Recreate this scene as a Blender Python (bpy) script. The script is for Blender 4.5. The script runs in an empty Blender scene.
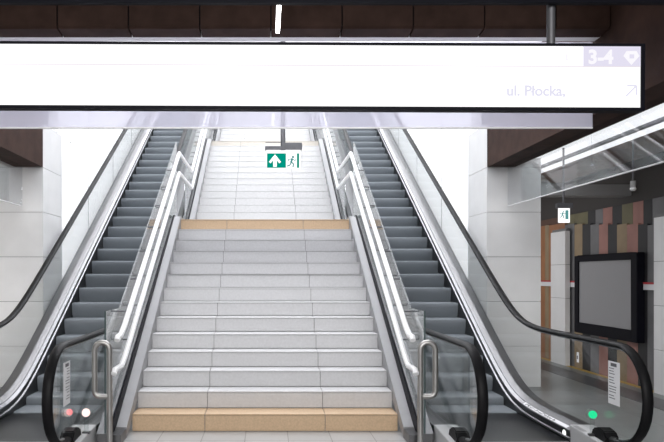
import bpy, bmesh, math, random
from mathutils import Vector
random.seed(4)
C = bpy.context.scene.collection
SC = bpy.context.scene

# ------------------------------------------------------------------ materials
def new_mat(name):
    m = bpy.data.materials.new(name); m.use_nodes = True
    nt = m.node_tree
    for n in list(nt.nodes): nt.nodes.remove(n)
    out = nt.nodes.new('ShaderNodeOutputMaterial')
    return m, nt, out

def mat(name, col, rough=0.5, metal=0.0, var=0.0, vscale=8.0, bump=0.0, bscale=60.0, spec=0.5):
    m, nt, out = new_mat(name)
    b = nt.nodes.new('ShaderNodeBsdfPrincipled')
    b.inputs['Base Color'].default_value = (*col, 1); b.inputs['Roughness'].default_value = rough
    b.inputs['Metallic'].default_value = metal; b.inputs['Specular IOR Level'].default_value = spec
    geo = nt.nodes.new('ShaderNodeNewGeometry')
    if var > 0:
        n = nt.nodes.new('ShaderNodeTexNoise'); n.inputs['Scale'].default_value = vscale; n.inputs['Detail'].default_value = 5
        nt.links.new(geo.outputs['Position'], n.inputs['Vector'])
        r = nt.nodes.new('ShaderNodeMapRange'); r.inputs['From Min'].default_value = .3; r.inputs['From Max'].default_value = .7
        r.inputs['To Min'].default_value = 1 - var; r.inputs['To Max'].default_value = 1 + var
        nt.links.new(n.outputs['Fac'], r.inputs['Value'])
        h = nt.nodes.new('ShaderNodeHueSaturation'); h.inputs['Color'].default_value = (*col, 1)
        nt.links.new(r.outputs[0], h.inputs['Value']); nt.links.new(h.outputs[0], b.inputs['Base Color'])
    if bump > 0:
        n2 = nt.nodes.new('ShaderNodeTexNoise'); n2.inputs['Scale'].default_value = bscale; n2.inputs['Detail'].default_value = 3
        nt.links.new(geo.outputs['Position'], n2.inputs['Vector'])
        bp = nt.nodes.new('ShaderNodeBump'); bp.inputs['Strength'].default_value = bump; bp.inputs['Distance'].default_value = .01
        nt.links.new(n2.outputs['Fac'], bp.inputs['Height']); nt.links.new(bp.outputs[0], b.inputs['Normal'])
    nt.links.new(b.outputs[0], out.inputs[0])
    return m

def brushed(name, col, rough):
    # brushed stainless steel: stretched noise drives the roughness
    m, nt, out = new_mat(name)
    b = nt.nodes.new('ShaderNodeBsdfPrincipled')
    b.inputs['Base Color'].default_value = (*col, 1); b.inputs['Metallic'].default_value = 1.0
    geo = nt.nodes.new('ShaderNodeNewGeometry'); mp = nt.nodes.new('ShaderNodeMapping')
    mp.inputs['Scale'].default_value = (90, 2.5, 4)
    n = nt.nodes.new('ShaderNodeTexNoise'); n.inputs['Scale'].default_value = 1.0; n.inputs['Detail'].default_value = 4
    nt.links.new(geo.outputs['Position'], mp.inputs[0]); nt.links.new(mp.outputs[0], n.inputs['Vector'])
    r = nt.nodes.new('ShaderNodeMapRange'); r.inputs['To Min'].default_value = rough - .07; r.inputs['To Max'].default_value = rough + .07
    nt.links.new(n.outputs['Fac'], r.inputs['Value']); nt.links.new(r.outputs[0], b.inputs['Roughness'])
    nt.links.new(b.outputs[0], out.inputs[0])
    return m

def emit(name, col, s):
    m, nt, out = new_mat(name)
    e = nt.nodes.new('ShaderNodeEmission'); e.inputs[0].default_value = (*col, 1); e.inputs[1].default_value = s
    nt.links.new(e.outputs[0], out.inputs[0]); return m

def glass(name, tint=(.93, .96, .95), haze=0.0, hazecol=(.8, .8, .85), ior=1.5):
    m, nt, out = new_mat(name)
    t = nt.nodes.new('ShaderNodeBsdfTransparent'); t.inputs[0].default_value = (*tint, 1)
    g = nt.nodes.new('ShaderNodeBsdfGlossy'); g.inputs['Roughness'].default_value = 0.015
    f = nt.nodes.new('ShaderNodeFresnel'); f.inputs['IOR'].default_value = ior
    # the same reflectance from both sides of a pane
    geo = nt.nodes.new('ShaderNodeNewGeometry')
    ir = nt.nodes.new('ShaderNodeMix'); ir.data_type = 'FLOAT'
    ir.inputs[2].default_value = ior; ir.inputs[3].default_value = 1 / ior
    nt.links.new(geo.outputs['Backfacing'], ir.inputs[0]); nt.links.new(ir.outputs[0], f.inputs['IOR'])
    base = t
    if haze > 0:
        d = nt.nodes.new('ShaderNodeBsdfDiffuse'); d.inputs[0].default_value = (*hazecol, 1)
        tl = nt.nodes.new('ShaderNodeBsdfTranslucent'); tl.inputs[0].default_value = (*hazecol, 1)
        a = nt.nodes.new('ShaderNodeMixShader'); a.inputs[0].default_value = .8
        nt.links.new(d.outputs[0], a.inputs[1]); nt.links.new(tl.outputs[0], a.inputs[2])
        hz = nt.nodes.new('ShaderNodeMixShader'); hz.inputs[0].default_value = haze
        nt.links.new(t.outputs[0], hz.inputs[1]); nt.links.new(a.outputs[0], hz.inputs[2]); base = hz
    mx = nt.nodes.new('ShaderNodeMixShader')
    nt.links.new(f.outputs[0], mx.inputs[0]); nt.links.new(base.outputs[0], mx.inputs[1]); nt.links.new(g.outputs[0], mx.inputs[2])
    nt.links.new(mx.outputs[0], out.inputs[0]); return m

def tiles(name, c1, c2, mortar, w, h, ox, oy, axes='XY', msize=.004, rough=.4):
    # square grid of slabs laid on two world axes
    m, nt, out = new_mat(name)
    b = nt.nodes.new('ShaderNodeBsdfPrincipled'); b.inputs['Roughness'].default_value = rough
    geo = nt.nodes.new('ShaderNodeNewGeometry'); sp = nt.nodes.new('ShaderNodeSeparateXYZ'); cb = nt.nodes.new('ShaderNodeCombineXYZ')
    nt.links.new(geo.outputs['Position'], sp.inputs[0])
    for k, a in enumerate(axes):
        ad = nt.nodes.new('ShaderNodeMath'); ad.operation = 'SUBTRACT'; ad.inputs[1].default_value = (ox, oy)[k] - 40 * (w, h)[k]
        nt.links.new(sp.outputs[a], ad.inputs[0]); nt.links.new(ad.outputs[0], cb.inputs[k])
    br = nt.nodes.new('ShaderNodeTexBrick'); br.offset = 0; br.inputs['Scale'].default_value = 1
    br.inputs['Color1'].default_value = (*c1, 1); br.inputs['Color2'].default_value = (*c2, 1); br.inputs['Mortar'].default_value = (*mortar, 1)
    br.inputs['Mortar Size'].default_value = msize; br.inputs['Mortar Smooth'].default_value = .1
    br.inputs['Brick Width'].default_value = w; br.inputs['Row Height'].default_value = h
    nt.links.new(cb.outputs[0], br.inputs['Vector'])
    n = nt.nodes.new('ShaderNodeTexNoise'); n.inputs['Scale'].default_value = 25; n.inputs['Detail'].default_value = 6
    nt.links.new(geo.outputs['Position'], n.inputs['Vector'])
    r = nt.nodes.new('ShaderNodeMapRange'); r.inputs['To Min'].default_value = .93; r.inputs['To Max'].default_value = 1.07
    nt.links.new(n.outputs['Fac'], r.inputs['Value'])
    hs = nt.nodes.new('ShaderNodeHueSaturation'); nt.links.new(br.outputs['Color'], hs.inputs['Color']); nt.links.new(r.outputs[0], hs.inputs['Value'])
    nt.links.new(hs.outputs[0], b.inputs['Base Color']); nt.links.new(b.outputs[0], out.inputs[0]); return m

def grooved(name, col, rough, freq, strength):
    # fine ribs across X: escalator treads and risers
    m, nt, out = new_mat(name)
    b = nt.nodes.new('ShaderNodeBsdfPrincipled'); b.inputs['Roughness'].default_value = rough
    b.inputs['Base Color'].default_value = (*col, 1); b.inputs['Metallic'].default_value = .0
    geo = nt.nodes.new('ShaderNodeNewGeometry')
    w = nt.nodes.new('ShaderNodeTexWave'); w.bands_direction = 'X'; w.inputs['Scale'].default_value = freq
    nt.links.new(geo.outputs['Position'], w.inputs['Vector'])
    bp = nt.nodes.new('ShaderNodeBump'); bp.inputs['Strength'].default_value = strength; bp.inputs['Distance'].default_value = .004
    nt.links.new(w.outputs['Fac'], bp.inputs['Height']); nt.links.new(bp.outputs[0], b.inputs['Normal'])
    nt.links.new(b.outputs[0], out.inputs[0]); return m

M = dict(
    floor=tiles('floor_tiles', (.38, .385, .385), (.41, .41, .41), (.19, .19, .19), .39, .39, .21, 5.93, rough=.35),
    aisle=tiles('aisle_tiles', (.21, .225, .22), (.24, .25, .245), (.12, .12, .12), .6, .6, 3.3, 5.9, rough=.3),
    dark_strip=mat('dark_granite', (.07, .07, .072), .35, var=.2, vscale=40),
    yellow=mat('yellow_line', (.55, .36, .08), .5, var=.1),
    step_stone=mat('grey_granite', (.55, .55, .56), .6, var=.05, vscale=45, bump=.05),
    step_stone_lit=mat('grey_granite_lit', (.66, .66, .66), .6, var=.05, vscale=45),  # grey granite painted paler, as bleached by the strong shaft light
    step_sand_lit=mat('sand_granite_lit', (.60, .56, .50), .6, var=.06, vscale=60),  # sand granite with the overexposure of the shaft painted into its colour
    step_sand=mat('sand_granite', (.56, .40, .255), .55, var=.10, vscale=60),
    mortar=mat('mortar', (.22, .22, .22), .9),
    column=mat('column_stone', (.81, .81, .81), .45, var=.04, vscale=3),
    white_wall=mat('white_panel', (.86, .86, .87), .5),
    brown=mat('brown_cladding', (.052, .030, .024), .6, var=.25, vscale=6, spec=.07),
    brown_wood=mat('brown_wood', (.19, .10, .062), .6, var=.25, vscale=5),
    black=mat('black_metal', (.007, .007, .011), .5, spec=.06),
    rubber=mat('black_rubber', (.006, .006, .007), .5, spec=.16),
    skirt=mat('dark_skirt', (.02, .021, .023), .3, .3),
    grey_metal=mat('grey_metal', (.13, .13, .14), .45, .4),
    fixing=mat('fixing', (.35, .35, .36), .4, .6),
    steel=brushed('brushed_steel', (.44, .44, .45), .34),
    hoop_steel=mat('hoop_steel', (.40, .39, .38), .36, .9),
    cover_steel=mat('cover_steel', (.56, .56, .57), .45, .2),
    matte_steel=mat('matte_steel', (.33, .33, .34), .45, .45),
    steel_bright=brushed('polished_steel', (.21, .21, .22), .33),
    steel_dark=brushed('deck_steel', (.17, .17, .175), .38),
    white_paint=mat('white_rail', (.86, .86, .87), .3),
    tread=grooved('ribbed_tread', (.165, .185, .205), .6, 30, .3),
    seam=mat('glass_seal', (.06, .09, .09), .3),
    glass=glass('clear_glass', (.955, .975, .97)),
    glass_outer=glass('outer_glass', (.985, .992, .99), ior=1.28),
    glass_rail=glass('rail_glass', (.94, .965, .96), .14, (.85, .86, .88), ior=1.75),  # white haze mixed in to stand for bright reflections on the panes
    curtain=glass('smoke_glass', (.9, .9, .93), .44, (.78, .77, .86)),  # glass with an even lavender-white haze
    side_curtain=glass('side_glass', (.93, .94, .95), ior=1.75),
    sign_white=emit('sign_lit', (1, .995, 1), 1.25),
    sign_lav=emit('sign_lavender', (.78, .75, .89), 1.0),
    sign_ink=emit('sign_ink', (.79, .78, .90), 1.0),
    sign_line=emit('sign_line', (.80, .74, .80), 1.0),
    sign_glyph=emit('sign_glyph', (.97, .95, 1), 1.0),
    exit_white=emit('exit_white', (1, 1, 1), 1.3),
    exit_green=emit('exit_green', (.0, .30, .22), 1.0),
    exit_teal=emit('exit_teal', (.10, .30, .30), 1.0),
    aisle_lamp=emit('aisle_lamp', (.98, .98, 1), 1.35),
    lamp=emit('lamp_tube', (1, .98, .97), 9.0),
    shaft_lamp=emit('shaft_lamp', (.97, .98, 1), 13.0),
    hall_lamp=emit('hall_lamp', (1, .99, .97), 10.0),
    green_light=emit('green_light', (.02, .62, .26), 1.3),
    red_light=emit('red_light', (1.0, .10, .12), 1.8),
    white_light=emit('white_light', (1.0, .80, .76), 1.3),
    skirt_light=emit('skirt_light', (1, 1, 1), 1.6),
    comb_light=emit('comb_light', (.35, .55, .10), .35),
    paper=mat('paper', (.78, .78, .80), .6),
    ink=mat('ink', (.12, .12, .13), .6),
    red=mat('red_band', (.45, .04, .05), .5),
    screen=mat('grey_screen', (.29, .29, .30), .45, var=.05, vscale=120),
    ceiling=mat('dark_ceiling', (.05, .045, .042), .7),
    light_beam=mat('pale_beam', (.33, .33, .33), .6),
    s_olive=mat('slat_olive', (.16, .145, .075), .6, var=.12, vscale=4), s_dark=mat('slat_black', (.022, .022, .024), .6, var=.12, vscale=4),
    s_grey=mat('slat_grey', (.17, .17, .175), .6, var=.12, vscale=4), s_pink=mat('slat_pink', (.36, .175, .145), .6, var=.12, vscale=4),
    s_tan=mat('slat_tan', (.30, .22, .13), .6, var=.12, vscale=4), s_brown=mat('slat_brown', (.11, .055, .035), .6, var=.12, vscale=4),
    s_orange=mat('slat_orange', (.36, .16, .07), .35, var=.12, vscale=4),
)

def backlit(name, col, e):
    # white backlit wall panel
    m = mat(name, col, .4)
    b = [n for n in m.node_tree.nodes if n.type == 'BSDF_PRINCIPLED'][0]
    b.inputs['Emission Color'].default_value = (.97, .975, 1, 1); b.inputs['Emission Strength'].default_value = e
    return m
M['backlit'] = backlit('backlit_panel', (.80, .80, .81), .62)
# ------------------------------------------------------------------ mesh helper
class MB:
    def __init__(s, sx=1): s.v = []; s.f = []; s.m = []; s.sx = sx
    def add(s, vs, fs, mi=0):
        o = len(s.v); s.v += [(x * s.sx, y, z) for x, y, z in vs]
        s.f += [tuple(i + o for i in f) for f in fs]; s.m += [mi] * len(fs); return s
    def box(s, x0, x1, y0, y1, z0, z1, mi=0):
        return s.add([(x0, y0, z0), (x1, y0, z0), (x1, y1, z0), (x0, y1, z0), (x0, y0, z1), (x1, y0, z1), (x1, y1, z1), (x0, y1, z1)],
                     [(0, 3, 2, 1), (4, 5, 6, 7), (0, 1, 5, 4), (1, 2, 6, 5), (2, 3, 7, 6), (3, 0, 4, 7)], mi)
    def prism(s, pts, a0, a1, axis='x', mi=0):
        n = len(pts)
        def P(a, p): return (a, p[0], p[1]) if axis == 'x' else ((p[0], a, p[1]) if axis == 'y' else (p[0], p[1], a))
        vs = [P(a0, p) for p in pts] + [P(a1, p) for p in pts]
        fs = [tuple(range(n)), tuple(range(2 * n - 1, n - 1, -1))] + [(i, (i + 1) % n, (i + 1) % n + n, i + n) for i in range(n)]
        return s.add(vs, fs, mi)
    def strip(s, lo, hi, a0, a1, mi=0):
        # slab between two y-z polylines of equal length, thick in x (quads, safe for curved outlines)
        n = len(lo)
        vs = [(a0, *p) for p in lo] + [(a0, *p) for p in hi] + [(a1, *p) for p in lo] + [(a1, *p) for p in hi]
        fs = []
        for i in range(n - 1):
            fs += [(i, i + 1, n + i + 1, n + i), (2 * n + i, 3 * n + i, 3 * n + i + 1, 2 * n + i + 1),
                   (i, 2 * n + i, 2 * n + i + 1, i + 1), (n + i, n + i + 1, 3 * n + i + 1, 3 * n + i)]
        fs += [(0, n, 3 * n, 2 * n), (n - 1, 3 * n - 1, 4 * n - 1, 2 * n - 1)]
        return s.add(vs, fs, mi)
    def sweep(s, prof, path, mi=0):
        # closed profile of (x, dz) carried along a (y, z) path
        n = len(prof); vs = []
        for (y, z) in path: vs += [(px, y, z + pz) for px, pz in prof]
        fs = []
        for k in range(len(path) - 1):
            for i in range(n):
                j = (i + 1) % n; fs.append((k * n + i, k * n + j, (k + 1) * n + j, (k + 1) * n + i))
        e = (len(path) - 1) * n
        fs += [tuple(range(n)), tuple(e + i for i in range(n - 1, -1, -1))]
        return s.add(vs, fs, mi)
    def tube(s, pts, r, n=12, rx=None, mi=0, closed=False):
        P = [Vector(p) for p in pts]; vs = []; fs = []; m = len(P); up = Vector((1, 0, 0))
        prev = None
        for k in range(m):
            a = P[k - 1] if (k or closed) else P[k]; b = P[(k + 1) % m] if (k < m - 1 or closed) else P[k]
            t = (b - a).normalized()
            ref = up if abs(t.dot(up)) < .9 else Vector((0, 0, 1))
            if prev is not None: ref = prev
            u = (ref - t * ref.dot(t)).normalized(); w = t.cross(u); prev = u
            for i in range(n):
                q = 2 * math.pi * i / n
                vs.append(tuple(P[k] + u * (math.cos(q) * (rx or r)) + w * (math.sin(q) * r)))
        for k in range(m if closed else m - 1):
            k2 = (k + 1) % m
            for i in range(n):
                j = (i + 1) % n; fs.append((k * n + i, k * n + j, k2 * n + j, k2 * n + i))
        if not closed: fs += [tuple(range(n - 1, -1, -1)), tuple((m - 1) * n + i for i in range(n))]
        return s.add(vs, fs, mi)
    def ball(s, c, r, n=12, sx=1, sz=1, mi=0):
        vs = []; fs = []
        for a in range(n // 2 + 1):
            th = math.pi * a / (n // 2)
            for i in range(n):
                q = 2 * math.pi * i / n
                vs.append((c[0] + r * sx * math.sin(th) * math.cos(q), c[1] + r * math.sin(th) * math.sin(q), c[2] + r * sz * math.cos(th)))
        for a in range(n // 2):
            for i in range(n):
                j = (i + 1) % n; fs.append((a * n + i, a * n + j, (a + 1) * n + j, (a + 1) * n + i))
        return s.add(vs, fs, mi)
    def build(s, name, mats, parent=None, bevel=0, smooth=False):
        if not isinstance(mats, (list, tuple)): mats = [mats]
        off = Vector((0, 0, 0)); p = parent
        while p is not None: off += p.location; p = p.parent
        me = bpy.data.meshes.new(name)
        if parent is None:
            xs = [v[0] for v in s.v]; ys = [v[1] for v in s.v]; zs = [v[2] for v in s.v]
            off = Vector(((min(xs) + max(xs)) / 2, (min(ys) + max(ys)) / 2, min(zs)))
        me.from_pydata([(x - off.x, y - off.y, z - off.z) for x, y, z in s.v], [], s.f)
        for m_ in mats: me.materials.append(m_)
        for i, p_ in enumerate(me.polygons): p_.material_index = s.m[i]
        bm = bmesh.new(); bm.from_mesh(me)
        bmesh.ops.remove_doubles(bm, verts=bm.verts, dist=1e-6)
        bmesh.ops.recalc_face_normals(bm, faces=bm.faces)
        if bevel > 0:
            bmesh.ops.bevel(bm, geom=[e for e in bm.edges if len(e.link_faces) == 2 and e.calc_face_angle(0) > .6],
                            offset=bevel, segments=2, affect='EDGES', clamp_overlap=True)
        bm.to_mesh(me); bm.free()
        if smooth:
            for p_ in me.polygons: p_.use_smooth = True
            me.set_sharp_from_angle(angle=math.radians(38))
        o = bpy.data.objects.new(name, me); C.objects.link(o)
        if parent is not None: o.parent = parent
        else: o.location = off
        return o

def tag(o, label, cat, group=None):
    o['label'] = label; o['category'] = cat
    if group: o['group'] = group
    return o
def empty(name, loc, label, cat, group=None):
    o = bpy.data.objects.new(name, None); C.objects.link(o); o.location = loc; o.empty_display_size = .1
    return tag(o, label, cat, group)
def struct(o): o['kind'] = 'structure'; return o
def part(o, label): o['label'] = label; return o

def text(name, s, size, m, parent, loc, depth=.001, off_=.002, align='LEFT', rot=(math.pi / 2, 0, 0)):
    cu = bpy.data.curves.new(name, 'FONT'); cu.body = s; cu.size = size; cu.extrude = depth; cu.offset = off_; cu.align_x = align
    t = bpy.data.objects.new(name, cu); C.objects.link(t)
    dg = bpy.context.evaluated_depsgraph_get(); dg.update()
    me = bpy.data.meshes.new_from_object(t.evaluated_get(dg)); me.name = name
    bpy.data.objects.remove(t); me.materials.clear(); me.materials.append(m)
    o = bpy.data.objects.new(name, me); C.objects.link(o); o.parent = parent
    off = Vector((0, 0, 0)); p = parent
    while p is not None: off += p.location; p = p.parent
    o.location = Vector(loc) - off; o.rotation_euler = rot
    return o

# ------------------------------------------------------------------ dimensions
R_, T_, D1 = .165, .279, 6.27         # stair riser, going, first riser
W2 = 1.255                            # half stair width
D2 = 11.90                            # second flight
D3 = 17.50                            # third flight
K = R_ / T_
TOP = 42 * R_                         # upper floor
LAND = 14 * R_; LAND2 = 28 * R_
def frange(a, b, n): return [a + (b - a) * i / (n - 1) for i in range(n)]
def sp(x, w=.16): return x if x > 8 * w else (0 if x < -8 * w else w * math.log1p(math.exp(x / w)))
ES = math.tan(math.radians(30))
def zn(d): return ES * (sp(d - 7.36) - sp(d - 7.36 - TOP / ES))          # escalator nosing line
def zh(d): return .925 + ES * (sp(d - 7.30, .2) - sp(d - 7.30 - TOP / ES, .2))
def zd(d): return .12 + ES * (sp(d - 7.30, .22) - sp(d - 7.30 - TOP / ES, .22))     # deck line
def sn(d):                                                               # stair nosing line
    if d < D2 - T_: return min(R_ + K * (d - D1), LAND)
    if d < D3 - T_: return min(LAND + R_ + K * (d - D2), LAND2)
    return min(LAND2 + R_ + K * (d - D3), TOP)
def bend(lo, hi, extra=(), n=None):
    ks = [D1 + T_ * 13, D2 - T_, D2 + 13 * T_, D3 - T_, D3 + 13 * T_]
    return sorted(set([lo, hi] + [k for k in ks if lo < k < hi] + list(extra)))

# ------------------------------------------------------------------ setting
f = MB().box(-9, 3.0, -7, 6.3, -.2, 0, 0).box(-9, -3.0, 6.3, 15, -.2, 0, 0).box(-3.0, 3.0, 6.3, 16, -.2, -.001, 0)
f.box(3.0, 5.3, -7, 15, -.2, 0, 1)
struct(f.build('floor', [M['floor'], M['aisle']]))
struct(MB().box(4.35, 4.72, -3, 14.5, 0, .004).build('trim_1', M['dark_strip']))
struct(MB().box(4.90, 4.97, -3, 14.5, 0, .005).build('trim_2', M['yellow']))
# upper hall
struct(MB().box(-3, 3, D3 + 13 * T_ + .33, 26, TOP - .25, TOP).build('floor_upper', M['step_stone_lit']))
for sx, nm in ((1, 'right'), (-1, 'left')):
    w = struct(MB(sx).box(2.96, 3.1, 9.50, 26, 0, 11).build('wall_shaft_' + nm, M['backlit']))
    d_ = MB(sx)
    for k in range(26):
        for j in range(3):
            y = 10.1 + .62 * k; z = 1.2 + .36 * k + j * 1.15
            if z < 10.6: d_.tube([(2.962, y, z), (2.952, y, z)], .016, 8)
    d_.build('panel_fixings', M['fixing'], w)
    # seams of the shaft panels
    sm = MB(sx)
    for k in range(8): sm.box(2.955, 2.962, 11.1 + 1.8 * k, 11.108 + 1.8 * k, 0, 10.8)
    sm.build('panel_seams', M['fixing'], w)
    # stone column: courses on a core
    c = MB(sx).box(2.95, 3.62, 8.77, 9.55, 0, 3.5, 1)
    z = -.05
    while z < 3.4:
        c.box(2.93, 3.64, 8.75, 9.57, max(z, 0) + .003, min(z + .59, 3.5) - .003, 0); z += .59
    struct(c.build('column_' + nm, [M['column'], M['mortar']]))
    # longitudinal beam clad in brown panels
    b = MB(sx)
    for k in range(9): b.box(2.93, 3.30, 8.745 - 1.5 * (k + 1) + .006, 8.745 - 1.5 * k, 2.905, 3.95, 0)
    b.box(2.95, 3.28, -4.7, 8.70, 2.93, 3.95, 1)
    struct(b.build('beam_' + nm, [M['brown'], M['black']]))
    struct(MB(sx).box(3.3, 6.2 if sx < 0 else 5.4, -6.9, 14.8, 3.05, 3.2).build('ceiling_aisle_' + nm, M['brown_wood']))
    struct(MB(sx).box(3.3, 5.3, 11.3, 11.7, 2.86, 3.05).box(3.66, 5.06, 9.15, 9.4, 2.58, 2.73).build('trim_aisle_' + nm, M['light_beam']))
struct(MB().box(-3.1, 3.1, 26, 26.2, 0, 11).build('wall_back', M['white_wall']))
struct(MB().box(-3.1, 3.1, 5.8, 26.2, 11, 11.15).build('ceiling_shaft', M['white_wall']))
struct(MB().box(-3.1, 3.1, 5.79, 5.9, 3.56, 11).build('wall_shaft_front', M['white_wall']))
for sx, nm in ((1, 'right'), (-1, 'left')):
    struct(MB(sx).box(2.96, 3.1, 5.9, 9.50, 3.95, 11).build('wall_shaft_upper_' + nm, M['white_wall']))
struct(MB().box(-5.4, 5.4, -7, 5.58, 3.95, 4.1).build('ceiling', M['ceiling']))
struct(MB().box(-9, 5.4, -7.2, -7, 0, 4).build('wall_front', M['column']))
# transverse beam in brown panels
b = MB().box(-2.92, 2.92, 5.62, 5.76, 3.60, 3.95, 1)
x = -2.0; xs = [-2.92] + [(-.552 + .602 * k) for k in range(-4, 6)] + [2.92]
xs = sorted(v for v in xs if -2.93 < v < 2.93)
for a, e in zip(xs, xs[1:]):
    b.prism([(5.60, 3.95), (5.60, 3.585), (5.615, 3.565), (5.775, 3.55), (5.78, 3.95)], a + .006, e - .006, 'x', 0)
struct(b.build('beam_cross', [M['brown'], M['black']]))
struct(MB().box(-2.92, 2.92, 3.96, 4.0, 3.107, 3.95).build('beam_dark', M['black']))

# right hand wall of the aisle: two tiers of coloured slats
def slat_tops(y): return 2.30 + (2.16 - 2.30) * (10.7 - y) / (10.7 - 8.86)
wr = MB()
names = ['s_olive', 's_dark', 's_grey', 's_pink', 's_tan', 's_brown', 's_orange', 'ceiling']
N = {n: i for i, n in enumerate(names)}
wr.box(5.06, 5.3, -7, 15, 0, 3.05, N['ceiling'])
def Yat(px, X): return X * 663 / (px - 265)
up = [(541, 'brown'), (563, 'olive'), (575, 'olive'), (588, 'dark'), (595.5, 'grey'), (603, 'pink'), (612.5, 'dark'), (622, 'olive'), (633, 'pink'), (643.5, 'dark'), (652.5, 'grey'), (666, 'dark'), (680, 'pink'), (695, 'tan'), (712, 'dark'), (730, 'olive'), (750, 'grey')]
lo_ = [(536, 'orange'), (545, 'tan'), (549, 'orange'), (565, 'grey'), (574.5, 'tan'), (582.5, 'dark'), (590.5, 'grey'), (599, 'pink'), (608, 'dark'), (617, 'tan'), (627, 'pink'), (638, 'dark'), (647.5, 'grey'), (668, 'brown'), (682, 'dark'), (700, 'pink'), (720, 'olive'), (745, 'dark')]
for lst, X, tier in ((up, 5.03, 1), (lo_, 4.99, 0)):
    for (a, cn), (e, _) in zip(lst, lst[1:]):
        y1 = Yat(a, X); y0 = Yat(e, X)
        if tier: wr.box(X, 5.06, y0 + .004, y1, 2.0, 2.47, N['s_' + cn])
        else:
            t0, t1 = slat_tops(y0), slat_tops(y1)
            z2 = min(max(slat_tops((y0 + y1) / 2), 2.05), 2.36)
            wr.box(X, 5.06, y0 + .004, y1, 0, z2, N['s_' + cn])
wall = struct(wr.build('wall_right', [M[n] for n in names]))
st = MB().box(4.965, 4.99, 7.2, 12.9, 1.285, 1.36, 0).box(4.96, 4.99, 7.2, 12.9, 1.36, 1.385, 1)
struct(st.build('trim_3', [M['paper'], M['red']]))
for nm, a, e in (('pilaster_far', 10.78, 11.32), ('pilaster_near', 7.75, 8.32)):
    p = MB().box(4.9, 4.955, a + .01, e - .01, 0, 2.24, 1); z = 0
    for z in (0, .55, 1.1, 1.65): p.box(4.88, 4.958, a, e, z + .003, min(z + .55, 2.28) - .003, 0)
    struct(p.build('column_' + nm, [M['column'], M['mortar']]))
struct(MB().box(3.0, 5.4, 14.8, 15, 0, 3.2).build('wall_aisle_end', M['brown_wood']))
struct(MB().box(-6.2, -3.0, 14.8, 15, 0, 3.2).build('wall_aisle_end_left', M['brown_wood']))
struct(MB().box(-6.3, -6.0, -7, 15, 0, 4.0).build('wall_left', M['column']))
struct(MB().box(-6.2, -5.4, -7, 5.58, 3.95, 4.1).build('ceiling_left', M['ceiling']))

# ------------------------------------------------------------------ stairs
stair = empty('staircase', (0, D1, 0), 'straight grey granite staircase with sand coloured first and last steps between the escalators', 'stairs')
def stair_step(k, d, z, top_d, m, lab=None):
    s = MB().box(-W2 + .004, W2 - .004, d + .010, top_d - .001, z - R_ + .002, z - .008, 1)
    for a, e in ((-W2, -.572), (-.566, .566), (.572, W2)):
        s.box(a, e, d, top_d, z - .012, z, 0); s.box(a, e, d + .001, top_d, z - R_ + .006, z - .0155, 0)
    o = s.build('step', [m, M['mortar']], stair, bevel=.002)
    if lab: o['label'] = lab
    return o
for k in range(1, 15):
    m = M['step_sand'] if k in (1, 14) else M['step_stone']
    stair_step(k, D1 + (k - 1) * T_, k * R_, D1 + k * T_ + .0 if k < 14 else D1 + 13 * T_ + .33, m,
               'sand coloured bottom step' if k == 1 else ('sand coloured last step at the landing' if k == 14 else None))
MB().box(-W2, W2, D1 + 13 * T_ + .33, D2, LAND - .2, LAND).build('landing', M['step_stone_lit'], stair)
for k in range(1, 15):
    stair_step(k, D2 + (k - 1) * T_, LAND + k * R_, D2 + k * T_ if k < 14 else D2 + 13 * T_ + .33, M['step_sand_lit'] if k == 14 else M['step_stone_lit'],
               'sand coloured last step of the second flight, bleached by painted light' if k == 14 else None)
MB().box(-W2, W2, D2 + 13 * T_ + .33, D3, LAND2 - .2, LAND2).build('landing', M['step_stone_lit'], stair)
for k in range(1, 15):
    stair_step(k, D3 + (k - 1) * T_, LAND2 + k * R_, D3 + k * T_ if k < 14 else D3 + 13 * T_ + .33, M['step_stone_lit'])
# carriage that carries the steps
cy = [D1 + .05, D1 + 13 * T_, D2, D2 + 13 * T_, D3, D3 + 13 * T_]; cz = [.02, LAND - .19, LAND - .19, LAND2 - .19, LAND2 - .19, TOP - .19]
lo_p = [(y, max(z - .36, 0)) for y, z in zip(cy, cz)]
hi_p = list(zip(cy, cz))
MB().strip(lo_p, hi_p, -W2 + .01, W2 - .01).build('carriage', M['mortar'], stair)
for sx in (1, -1):
    ys = bend(6.02, 21.2)
    lo = [(y, max(sn(y) - .42, 0)) for y in ys]; hi = [(y, max(sn(y) + .045, .1)) for y in ys]
    MB(sx).strip(lo, hi, W2 + .001, 1.351).build('stringer', M['matte_steel'], stair)
    MB(sx).box(W2 + .001, 1.350, 5.78, 6.018, 0, .085).build('stringer_foot', M['steel_dark'], stair, bevel=.004)

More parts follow.
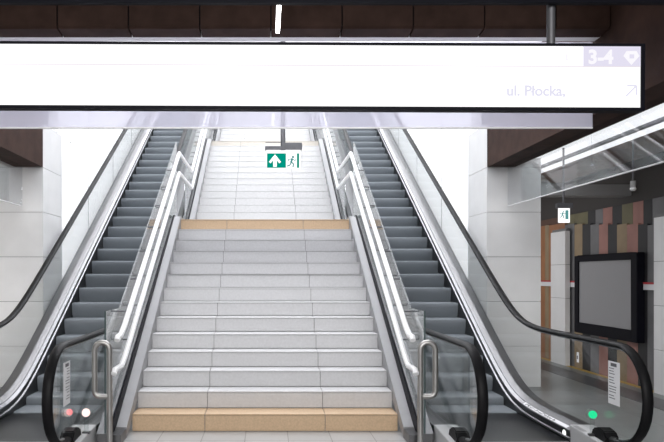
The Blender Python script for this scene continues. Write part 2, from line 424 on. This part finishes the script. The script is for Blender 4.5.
# ------------------------------------------------------------------ stair balustrades
for sx, side in ((1, 'right'), (-1, 'left')):
    base = empty('glass_balustrade', (sx * 1.39, 5.8, 0),
                 'glass stair balustrade with double white handrails on the %s edge of the stairs' % side, 'balustrade', 'stair balustrades')
    ys = bend(5.80, 21.2)
    MB(sx).strip([(y, max(sn(y) - .42, 0)) for y in ys], [(y, max(sn(y) + .065, .11)) for y in ys], 1.3515, 1.372).build('seal_channel', M['black'], base)
    MB(sx).strip([(y, max(sn(y) - .42, 0)) for y in ys], [(y, max(sn(y) + .02, .09)) for y in ys], 1.3725, 1.474).build('base_cladding', M['steel_dark'], base)
    # panes
    def top(y): return max(sn(y) + .945, 1.165)
    def bot(y): return max(sn(y) + .03, .095)
    joints = [5.80, 6.85, 8.45, 9.9, 10.45]
    first_d = None
    for a, e in zip(joints, joints[1:]):
        yy = sorted(set([a + .004, e - .004] + [v for v in (6.357, D1 + 13 * T_) if a < v < e]))
        hi = [(y, top(y) if y < 9.9 else R_ + K * (y - D1) + .945) for y in yy]
        MB(sx).strip([(y, bot(y)) for y in yy], hi, 1.391, 1.404).build('glass_pane', M['glass_rail'], base)
    MB(sx).box(1.388, 1.404, 5.794, 5.80, .095, 1.165).build('pane_edge', M['seam'], base)
    for a, e in ((11.55, 13.3), (13.3, 15.0), (15.0, 16.7), (16.7, 18.6), (18.6, 21.1)):
        yy = bend(a + .004, e - .004)
        MB(sx).strip([(y, bot(y)) for y in yy], [(y, sn(y) + .945) for y in yy], 1.391, 1.404).build('glass_pane', M['glass_rail'], base)
    # white handrails, two heights, with level returns at the foot
    for h, ys0, zs in ((.99, 5.74, .943), (.695, 5.62, .67)):
        yk = D1 + (zs - h - R_) / K
        pts = [(1.28, ys0, zs - .03), (1.28, ys0 + .03, zs)] + [(1.28, y, zs) for y in frange(ys0 + .08, yk - .04, 3)] + [(1.28, yk + .05, zs + .04)]
        for y in bend(yk + .12, 21.0):
            pts.append((1.28, y, sn(y) + h))
        MB(sx).tube(pts, .026, 12).build('handrail', M['white_paint'], base, smooth=True)
    y = 6.36
    while y < 21:
        if not 9.9 < y < 11.6:
            z = sn(y) + .93
            br = MB(sx).tube([(1.41, y, z - .015), (1.31, y, z - .015), (1.285, y, z + .04)], .009, 8)
            br.build('bracket', M['grey_metal'], base, smooth=True)
            br = MB(sx).tube([(1.376, y + .05, sn(y) + .64), (1.30, y + .05, sn(y) + .64), (1.285, y + .05, sn(y) + .70)], .009, 8)
            br.build('bracket', M['grey_metal'], base, smooth=True)
        y += .52

# ------------------------------------------------------------------ steel guard hoops
for sx, side in ((1, 'right'), (-1, 'left')):
    y = 5.70; a, e = 1.336, 1.464; zt, zb, r = .90, .435, .065
    pts = [(a, y, 0.0), (a, y, .3), (a, y, .6), (a, y, zt - r)]
    for q in frange(180, 0, 9)[1:]: pts.append(((a + e) / 2 + r * math.cos(math.radians(q)), y, zt - r + r * math.sin(math.radians(q))))
    pts += [(e, y, .6), (e, y, zb + .05)]
    for q in frange(0, -90, 5)[1:]: pts.append((e - .05 + .05 * math.cos(math.radians(q)), y, zb + .05 + .05 * math.sin(math.radians(q))))
    pts += [(a + .015, y, zb)]
    h = empty('guard_hoop', (sx * a, y, 0), 'brushed steel guard hoop standing by the foot of the %s balustrade' % side, 'barrier', 'steel guard hoops')
    MB(sx).tube(pts, .025, 14).build('hoop_tube', M['hoop_steel'], h, smooth=True)
    MB(sx).tube([(a, y, 0), (a, y, .012)], .035, 16).build('base_plate', M['steel_dark'], h, smooth=True)

# ------------------------------------------------------------------ escalators
ES_END = 7.36 + TOP / ES + 1.6
def loop_path(dx0=5.24, r=.385):
    p = [(5.50, .155), (5.36, .155)]
    for q in frange(270, 90, 19): p.append((dx0 + r * math.cos(math.radians(q)), .54 + r * math.sin(math.radians(q))))
    d = 5.45
    while d < ES_END - .3: p.append((d, zh(d))); d += .12
    ze = zh(ES_END) - r
    for q in frange(90, -90, 13): p.append((ES_END + r * math.cos(math.radians(q)), ze + r * math.sin(math.radians(q))))
    p.append((ES_END - .15, ze - r))
    return p
def escalator(sx, label):
    root = empty('escalator', (sx * 2.2, 4.6, 0), label, 'escalator', 'escalators beside the stairs')
    dd = frange(5.9, ES_END - .4, 90)
    # moving steps spaced along the incline
    d = 5.46; pts = []
    fine = frange(5.46, ES_END - .2, 4000); acc = 0; last = fine[0]; pts = [last]
    for a, e in zip(fine, fine[1:]):
        acc += math.hypot(e - a, zn(e) - zn(a))
        if acc >= .404: pts.append(e); acc = 0
    for d in pts:
        z = zn(d); nx = zn(d + .39)
        s = MB(sx)
        poly = [(d + .05, z - .235), (d + .034, z - .19), (d + .016, z - .14), (d + .004, z - .09), (d, z - .05), (d + .005, z - .02), (d + .014, z - .006), (d + .026, z),
                (d + .396, z), (d + .396, z - .03), (d + .09, z - .045), (d + .066, z - .235)]
        s.prism(poly, 1.706, 2.694, 'x')
        s.build('step', M['tread'], root, smooth=True)
    # pit under the steps
    lo = [(y, max(zn(y) - 1.0, 0)) for y in dd]; hi = [(y, max(zn(y) - .30, .002) if zn(y) > .02 else -.06 + .062) for y in dd]
    MB(sx).strip(lo, [(y, max(h_, l_ + .001)) for (y, h_), (_, l_) in zip(hi, lo)], 1.5, 2.9).build('truss', M['skirt'], root)
    # floor plate and comb
    MB(sx).box(1.70, 2.70, 4.45, 5.42, 0, .012).build('floor_plate', M['steel_dark'], root)
    cm = MB(sx).box(1.70, 2.70, 5.42, 5.46, 0, .012)
    for k in range(34): cm.box(1.71 + .029 * k, 1.722 + .029 * k, 5.46, 5.53, .002, .011)
    cm.build('comb', M['steel_bright'], root)
    MB(sx).box(1.70, 2.70, 5.535, 5.55, .001, .006).build('comb_light', M['comb_light'], root)
    dk = frange(5.86, ES_END - .2, 110)
    for inner in (0, 1):
        # X measured from the step edge outwards
        def X(a): return 2.70 + a if not inner else 1.70 - a
        def P(pr): return [(X(a), z) for a, z in pr]
        path = [(y, zd(y)) for y in dk]
        sk = [(y, zn(y) if False else zd(y)) for y in dk]
        MB(sx).sweep(P([(0, -.35), (.012, -.35), (.012, -.012), (0, -.03)]), path).build('skirt', M['skirt'], root)
        MB(sx).sweep(P([(-.016, -.098), (0, -.104), (0, -.076), (-.016, -.082)]), [p for p in path if p[0] > 5.75]).build('skirt_strip', M['steel_bright'], root)
        MB(sx).sweep(P([(.0, -.03), (.012, -.04), (.034, -.03), (.034, .0005), (.0, -.018)]), path).build('inner_deck', M['steel_bright'], root)
        MB(sx).sweep(P([(.040, -.03), (.205, -.03), (.205, .028), (.108, .03), (.056, .012), (.040, .0035)]), path).build('outer_deck', M['steel_dark'], root)
        # outside cladding
        MB(sx).strip([(y, max(zn(y) - 1.0, 0)) for y, _ in path], [(y, z - .03) for y, z in path], X(.185), X(.205)).build('side_cladding', M['steel'], root)
        # newel foot where the handrail goes in
        nb = MB(sx).prism([(5.30, 0), (5.30, .09), (5.36, .125), (5.50, .135), (5.875, .155), (5.875, 0)], X(.0), X(.205), 'x')
        nb.build('newel_base', M['cover_steel'], root, bevel=.004)
        il = MB(sx).prism([(5.36, .10), (5.33, .16), (5.38, .21), (5.47, .225), (5.56, .20), (5.60, .12)], X(.045), X(.155), 'x')
        il.build('handrail_inlet', M['rubber'], root, bevel=.01)
        # glass
        js = [6.49, 8.1, 9.7, 11.3, 12.9, 14.5, 16.1, 17.7, 19.3, ES_END]
        arc = [(5.24 + .365 * math.cos(math.radians(q)), .54 + .365 * math.sin(math.radians(q))) for q in frange(180, 90, 12)]
        lo = [(y, .54 - (z - .54) if .54 - (z - .54) > .13 or y < 5.24 else .13) for y, z in arc]
        lo = [(y, max(l_, .175)) for y, l_ in lo]
        hi = list(arc)
        for y in frange(5.30, 6.487, 9): lo.append((y, zd(y) + .02)); hi.append((y, zh(y) - .02))
        MB(sx).strip(lo, hi, X(.098), X(.110)).build('balustrade_glass', M['glass'] if inner else M['glass_outer'], root)
        for a, e in zip(js, js[1:]):
            yy = frange(a + .004, e - .004, 10)
            MB(sx).strip([(y, zd(y) + .02) for y in yy], [(y, zh(y) - .02) for y in yy], X(.098), X(.110)).build('balustrade_glass', M['glass'] if inner else M['glass_outer'], root)
        # handrail belt on a steel guide
        MB(sx).tube([(X(.104), y, z) for y, z in loop_path()], .024, 14, rx=.041).build('handrail', M['rubber'], root, smooth=True)
        gp = [(X(.104), y, z) for y, z in loop_path(5.24, .357)[2:21]] + [(X(.104), y, zh(y) - .027) for y in frange(5.5, ES_END - .4, 60)]
        MB(sx).tube(gp, .010, 8, rx=.014).build('handrail_guide', M['steel'], root, smooth=True)
        # skirt lamp
        MB(sx).tube([(X(-.004), 5.98, .055), (X(.004), 5.98, .055)], .03, 16).build('skirt_lamp', M['skirt_light'], root, smooth=True)
    return root
er = escalator(1, 'escalator on the right of the stairs with a lit green signal at its foot')
el = escalator(-1, 'escalator on the left of the stairs with a lit red signal at its foot')

def signal(root, sx, X, Y, m, lab, r=.034):
    p = MB(sx).box(X - .016, X + .016, Y - .012, Y + .012, .125, .29).build('signal_post', M['glass'], root); part(p, lab)
    MB(sx).tube([(X, Y + .02, .315), (X, Y - .005, .315)], r + .014, 16).build('signal_housing', M['glass'], p, smooth=True)
    MB(sx).ball((X, Y - .008, .315), r).build('signal_lamp', m, p, smooth=True)
    MB(sx).box(X - .03, X + .03, Y - .02, Y + .02, .136, .155).build('signal_foot', M['steel_dark'], p)
signal(er, 1, 2.735, 5.54, M['green_light'], 'lit green signal')
signal(el, -1, 1.66, 5.64, M['red_light'], 'lit red signal', .026)
signal(el, -1, 1.515, 5.62, M['white_light'], 'round pinkish white signal', .036)
# notices on the glass
def notice(root, sx, X, lines):
    n = MB(sx).box(X - .002, X, 5.225, 5.40, .44, .785).build('notice', M['paper'], root); n['label'] = 'white printed notice on the glass'
    l = MB(sx); l.box(X - .003, X - .0022, 5.27, 5.36, .745, .772)
    z = .725
    for k in range(lines):
        w = random.uniform(.07, .12); l.box(X - .003, X - .0022, 5.39 - w, 5.385, z, z + .006); z -= .0215 + .008 * (k % 3 == 2)
    l.build('print', M['ink'], n)
notice(er, 1, 2.797, 11); notice(el, -1, 1.589, 11)
sk_ = MB(1).box(2.792, 2.796, 5.905, 5.94, .70, .79).build('notice', M['paper'], er)
MB(1).box(2.790, 2.7922, 5.915, 5.93, .73, .76).build('print', M['ink'], sk_)
# pictogram strip on the inner deck of the right escalator
ps = MB(1)
def deckpt(a, y, up=.0):
    return (2.70 + a, y, zd(y) + (-.018 + .03 * a / .055 if a <= .055 else .012 + .018 * (a - .056) / .05) + up)
dl = frange(5.95, 6.95, 8)
vs = []; fs = []
for y in dl: vs += [deckpt(.004, y, .002), deckpt(.034, y, .002), deckpt(.034, y, .004), deckpt(.004, y, .004)]
for k in range(len(dl) - 1):
    for i in range(4): fs.append((k * 4 + i, k * 4 + (i + 1) % 4, k * 4 + 4 + (i + 1) % 4, k * 4 + 4 + i))
fs += [(0, 1, 2, 3), (28, 29, 30, 31)]
pk = ps.add(vs, fs).build('pictogram_strip', M['paper'], er); pk['label'] = 'white strip of small black symbols on the deck'
q = MB(1)
for k in range(60):
    y = random.uniform(6.2, 6.9); a = random.uniform(.006, .024)
    v = [deckpt(a, y, .0045), deckpt(a + .01, y, .0045), deckpt(a + .01, y + .014, .0045), deckpt(a, y + .014, .0045)]
    q.add(v + [(x_, y_, z_ + .0006) for x_, y_, z_ in v], [(0, 1, 2, 3), (4, 5, 6, 7), (0, 1, 5, 4), (1, 2, 6, 5), (2, 3, 7, 6), (3, 0, 4, 7)])
q.build('print', M['ink'], pk)

bc = MB().prism([(5.66, .1438 + .0005), (5.84, .1531 + .0005), (5.84, .1531 + .002), (5.66, .1438 + .002)], 2.708, 2.75, 'x').build('data_label', M['fixing'], er)
bc['label'] = 'small grey printed label on the handrail cover'
# ------------------------------------------------------------------ wayfinding sign
Yg = 4.0
def PX(px, d=Yg): return (px - 265) * d / 663
def PZ(py, d=Yg): return 1.48 - (py - 275) * d / 663
sg = empty('wayfinding_sign', (0, Yg + .08, PZ(108)), 'long illuminated white direction sign with black frame hanging above the stairs', 'sign')
x0, x1, zt, zb = -2.6, PX(645), PZ(42), PZ(109.0)
fr = MB().box(x0, x1, Yg, Yg + .07, zt - .014, zt).box(x0, x1, Yg, Yg + .07, zb, zb + .0185).box(x0, x0 + .024, Yg, Yg + .07, zb + .0185, zt - .014).box(x1 - .022, x1, Yg, Yg + .07, zb + .0185, zt - .014)
fr.build('frame', M['black'], sg)
MB().box(x0 + .024, x1 - .022, Yg + .012, Yg + .06, zb + .0185, zt - .014).build('light_panel', M['sign_white'], sg)
MB().box(x0 + .024, x1 - .022, Yg + .0095, Yg + .0118, PZ(65), PZ(64.2)).build('divider', M['sign_line'], sg)
MB().box(PX(584), x1 - .022, Yg + .0095, Yg + .0118, PZ(64.2), zt - .014).build('track_panel', M['sign_lav'], sg)
text('track_numbers', '3-4', .115, M['sign_glyph'], sg, (PX(588.5), Yg + .008, PZ(61.5)), off_=.004)
text('street_name', 'ul. P\u0142ocka,', .088, M['sign_ink'], sg, (PX(507), Yg + .010, PZ(94)))
dm = MB().prism([(PX(624), PZ(54)), (PX(627), PZ(49)), (PX(637), PZ(49)), (PX(640), PZ(54)), (PX(632), PZ(63))], Yg + .0075, Yg + .009, 'y')
dm.build('pin_symbol', M['sign_glyph'], sg)
MB().box(PX(630), PX(634.5), Yg + .006, Yg + .0074, PZ(56.5), PZ(52.5)).build('pin_mark', M['sign_lav'], sg)
def poly_line(mb, pts, w, y0, y1):
    for (ax, az), (bx, bz) in zip(pts, pts[1:]):
        L = math.hypot(bx - ax, bz - az); nx, nz = -(bz - az) / L * w / 2, (bx - ax) / L * w / 2
        mb.prism([(ax + nx, az + nz), (bx + nx, bz + nz), (bx - nx, bz - nz), (ax - nx, az - nz)], y0, y1, 'y')
    return mb
ar = MB(); poly_line(ar, [(PX(627), PZ(94)), (PX(637), PZ(84))], .010, Yg + .0095, Yg + .0115); poly_line(ar, [(PX(628), PZ(83.5)), (PX(637.4), PZ(83.5)), (PX(637.4), PZ(93))], .010, Yg + .0095, Yg + .0115)
ar.build('arrow', M['sign_ink'], sg)
lf = MB().box(PX(566), PX(568.5), Yg + .0098, Yg + .0118, PZ(59), PZ(52)).ball((PX(567), Yg + .011, PZ(50)), .007, 8).box(PX(568.5), PX(571), Yg + .0098, Yg + .0118, PZ(59), PZ(57.5))
lf.build('access_symbol', M['sign_glyph'], sg)
for X in (PX(550.5, 4.035), -1.75):
    MB().tube([(X, 4.035, zt - .01), (X, 4.035, 3.95)], .025, 12).build('hanger_rod', M['grey_metal'], sg, smooth=True)

sg.rotation_euler.y = .0042
# ------------------------------------------------------------------ smoke curtains
d = 5.92
cu = tag(MB().box(-2.925, 2.925, d, d + .012, 2.80, 3.56).build('smoke_curtain', M['curtain']), 'hazy lavender glass smoke curtain hanging across behind the white direction sign', 'smoke curtain')
MB().box(-2.925, 2.925, d - .004, d + .016, 2.788, 2.80).build('edge_profile', M['white_paint'], cu)
for sx, side in ((1, 'right'), (-1, 'left')):
    o = empty('smoke_curtain', (sx * 3.16, 2.0, 2.37), 'clear glass smoke curtain hanging along the brown beam on the %s' % side, 'smoke curtain', 'side smoke curtains')
    for a, e in ((8.62, 6.42), (6.41, 4.31), (4.30, 2.20), (2.19, .2)):
        MB(sx).box(3.155, 3.167, e, a, 2.382, 2.93).build('glass_pane', M['side_curtain'], o)
    MB(sx).box(3.150, 3.172, .2, 8.62, 2.372, 2.382).build('edge_profile', M['white_paint'], o)

# ------------------------------------------------------------------ exit signs
def runner(mb, cx, cz, h, y0, y1):
    s = h
    mb.prism([(cx + .10 * s + .09 * s * math.cos(a), cz + .36 * s + .09 * s * math.sin(a)) for a in [i * math.pi / 5 for i in range(10)]], y0, y1, 'y')
    poly_line(mb, [(cx + .05 * s, cz + .26 * s), (cx - .04 * s, cz - .04 * s)], .15 * s, y0, y1)
    poly_line(mb, [(cx - .04 * s, cz - .02 * s), (cx + .14 * s, cz - .14 * s), (cx + .10 * s, cz - .40 * s)], .09 * s, y0, y1)
    poly_line(mb, [(cx - .04 * s, cz - .04 * s), (cx - .14 * s, cz - .26 * s), (cx - .34 * s, cz - .32 * s)], .09 * s, y0, y1)
    poly_line(mb, [(cx + .05 * s, cz + .22 * s), (cx + .24 * s, cz + .10 * s), (cx + .34 * s, cz + .18 * s)], .06 * s, y0, y1)
    poly_line(mb, [(cx + .04 * s, cz + .22 * s), (cx - .20 * s, cz + .20 * s), (cx - .28 * s, cz + .06 * s)], .06 * s, y0, y1)
    return mb
Ye = 7.6
ex = empty('exit_sign', (PX(283, Ye), Ye, PZ(168, Ye)), 'green and white emergency exit sign with up arrow hanging over the stairs', 'exit sign', 'emergency exit signs')
X = lambda p: PX(p, Ye)
Z = lambda p: PZ(p, Ye)
MB().tube([(X(283), Ye + .03, Z(150)), (X(283), Ye + .03, 11.0)], .028, 12).build('hanger_rod', M['grey_metal'], ex, smooth=True)
MB().box(X(265), X(302), Ye, Ye + .07, Z(149.5), Z(146)).box(X(283), X(302), Ye, Ye + .07, Z(146), Z(142.5)).box(X(265), X(283), Ye + .02, Ye + .03, Z(142.3), Z(141.5)).build('housing', M['grey_metal'], ex, bevel=.004)
MB().box(X(266.5), X(300.5), Ye + .025, Ye + .037, Z(168), Z(149.5)).build('panel', M['exit_white'], ex)
MB().box(X(267), X(286), Ye + .022, Ye + .0249, Z(167.5), Z(153)).build('green_field', M['exit_green'], ex)
aw = MB().prism([(X(275), Z(154)), (X(281), Z(161.5)), (X(279.5), Z(163)), (X(276.8), Z(160)), (X(276.8), Z(166.5)), (X(273.2), Z(166.5)), (X(273.2), Z(160)), (X(270.5), Z(163)), (X(269), Z(161.5))], Ye + .019, Ye + .0219, 'y')
aw.build('arrow', M['exit_white'], ex)
runner(MB(), X(291.7), Z(161.5), .155, Ye + .022, Ye + .0249).build('running_figure', M['exit_teal'], ex)
MB().box(X(297), X(299.3), Ye + .022, Ye + .0249, Z(167.5), Z(153)).build('doorway_symbol', M['exit_green'], ex)

Ya = 8.0
X = lambda p: PX(p, Ya)
Z = lambda p: PZ(p, Ya)
e2 = empty('exit_sign', (X(565), Ya, Z(223)), 'small lit exit sign hanging in the side aisle before the striped wall', 'exit sign', 'emergency exit signs')
MB().tube([(X(565), Ya + .04, Z(204)), (X(565), Ya + .04, 3.05)], .012, 10).build('hanger_rod', M['grey_metal'], e2, smooth=True)
MB().box(X(558), X(573), Ya, Ya + .08, Z(208), Z(203)).build('housing', M['grey_metal'], e2, bevel=.004)
MB().box(X(559.5), X(571), Ya + .03, Ya + .04, Z(222.5), Z(208)).build('panel', M['exit_white'], e2)
MB().box(X(566.5), X(569.5), Ya + .027, Ya + .0299, Z(219), Z(210)).build('doorway_symbol', M['exit_teal'], e2)
runner(MB(), X(563.5), Z(214.5), .10, Ya + .027, Ya + .0299).build('running_figure', M['exit_teal'], e2)

# pendant loudspeaker in the aisle
Yp = 7.6
pd = empty('pendant_speaker', (PX(633, Yp), Yp, PZ(191, Yp)), 'small pale cylindrical loudspeaker hanging on a rod from the aisle ceiling', 'loudspeaker')
xc = PX(633, Yp)
MB().tube([(xc, Yp, PZ(180, Yp)), (xc, Yp, 3.05)], .010, 10).build('hanger_rod', M['grey_metal'], pd, smooth=True)
MB().tube([(xc, Yp, PZ(181, Yp)), (xc, Yp, PZ(188, Yp)), (xc, Yp, PZ(189, Yp))], .030, 14).build('body', M['light_beam'], pd, smooth=True)
MB().ball((xc, Yp, PZ(189, Yp)), .036, 12, sz=.7).build('head', M['column'], pd, smooth=True)

# ------------------------------------------------------------------ billboard on the aisle wall
bb = empty('billboard', (4.93, 9.58, .585), 'blank grey poster board in a thick black frame on the striped aisle wall', 'billboard')
z0, z1, y0, y1 = .585, 1.78, 8.70, 10.46
fb = MB().box(4.88, 4.985, y0, y0 + .14, z0, z1).box(4.88, 4.985, y1 - .12, y1, z0, z1).box(4.88, 4.985, y0 + .14, y1 - .12, z1 - .095, z1).box(4.88, 4.985, y0 + .14, y1 - .12, z0, z0 + .16)
fb.build('frame', M['black'], bb, bevel=.006)
MB().box(4.90, 4.97, y0 + .14, y1 - .12, z0 + .16, z1 - .095).build('poster_panel', M['screen'], bb)

# ------------------------------------------------------------------ lamps
cl = empty('ceiling_light', (3.82, 6.0, 3.0), 'long bright white ceiling light along the aisle behind the side glass', 'ceiling light')
MB().box(3.46, 3.87, -2, 14.2, 3.02, 3.048).build('diffuser', M['aisle_lamp'], cl)
MB().box(3.93, 4.18, -2, 14.2, 3.02, 3.048).build('diffuser', M['aisle_lamp'], cl)
MB().box(3.872, 3.928, -2, 14.2, 2.99, 3.048).build('rail', M['grey_metal'], cl)
ll = empty('pendant_lamp', (.1, 4.4, 3.25), 'thin white linear lamp under the ceiling above the direction sign', 'lamp')
MB().box(.078, .102, 4.19, 4.72, 3.20, 3.215).build('diffuser', M['lamp'], ll)
MB().box(.074, .106, 4.185, 4.725, 3.2155, 3.25).build('housing', M['white_paint'], ll)
for y in (4.30, 4.62): MB().tube([(.09, y, 3.25), (.09, y, 3.95)], .004, 6).build('cable', M['grey_metal'], ll)

def add_area_light(x, y, z, w, l, key, power, col=(1, 1, 1), lab=None):
    li = bpy.data.lights.new('area_light', 'AREA'); li.shape = 'RECTANGLE'; li.size = w; li.size_y = l; li.energy = power; li.color = col
    o = bpy.data.objects.new('area_light', li); C.objects.link(o); o.location = (x, y, z)
    return o
# lower hall: rows of recessed linear lamps behind and above the viewer
for y in (-1.5, -3.5, -5.5):
    add_area_light(0, y, 3.80, 6.0, .3, None, 205, (1, .99, .985)).rotation_euler.x = math.radians(35)
add_area_light(0, 6.12, 3.72, 5.4, .25, None, 48, (.97, .98, 1)).rotation_euler.x = math.radians(35)  # added unseen light behind the smoke curtain, brightens the upper stair risers
add_area_light(0, 4.95, 3.86, 5.4, .25, None, 11, (1, .985, .97)).rotation_euler.x = math.radians(30)  # added unseen light that brightens the brown cross beam
add_area_light(4.1, 7.6, 3.04, .15, 9.0, None, 54, (1, .98, .95))
add_area_light(-4.4, 6.0, 3.04, .15, 6.0, None, 54, (1, .98, .95))
# bright luminous strips high in the shaft
for x in (-1.5, 1.5):
    add_area_light(x, 15.0, 10.95, .8, 15.0, None, 470, (.965, .97, 1))

# ------------------------------------------------------------------ world, camera, view
w = bpy.data.worlds.new('World'); SC.world = w; w.use_nodes = True
w.node_tree.nodes['Background'].inputs[0].default_value = (.8, .83, .9, 1); w.node_tree.nodes['Background'].inputs[1].default_value = .15
cam = bpy.data.cameras.new('Camera'); co = bpy.data.objects.new('Camera', cam); C.objects.link(co)
co.location = (0, 0, 1.48); co.rotation_euler = (math.pi / 2, 0, 0)
cam.sensor_width = 36; cam.lens = 663 / 664 * 36
cam.shift_x = (332 - 265) / 664; cam.shift_y = (275 - 221) / 664
cam.clip_start = .05
SC.camera = co
SC.view_settings.view_transform = 'Standard'; SC.view_settings.look = 'None'; SC.view_settings.gamma = 1
SC.view_settings.exposure = 0.0; SC.view_settings.use_curve_mapping = False
SC.cycles.transparent_max_bounces = 48; SC.cycles.max_bounces = 10; SC.cycles.glossy_bounces = 6; SC.cycles.diffuse_bounces = 5
SC.cycles.use_denoising = True
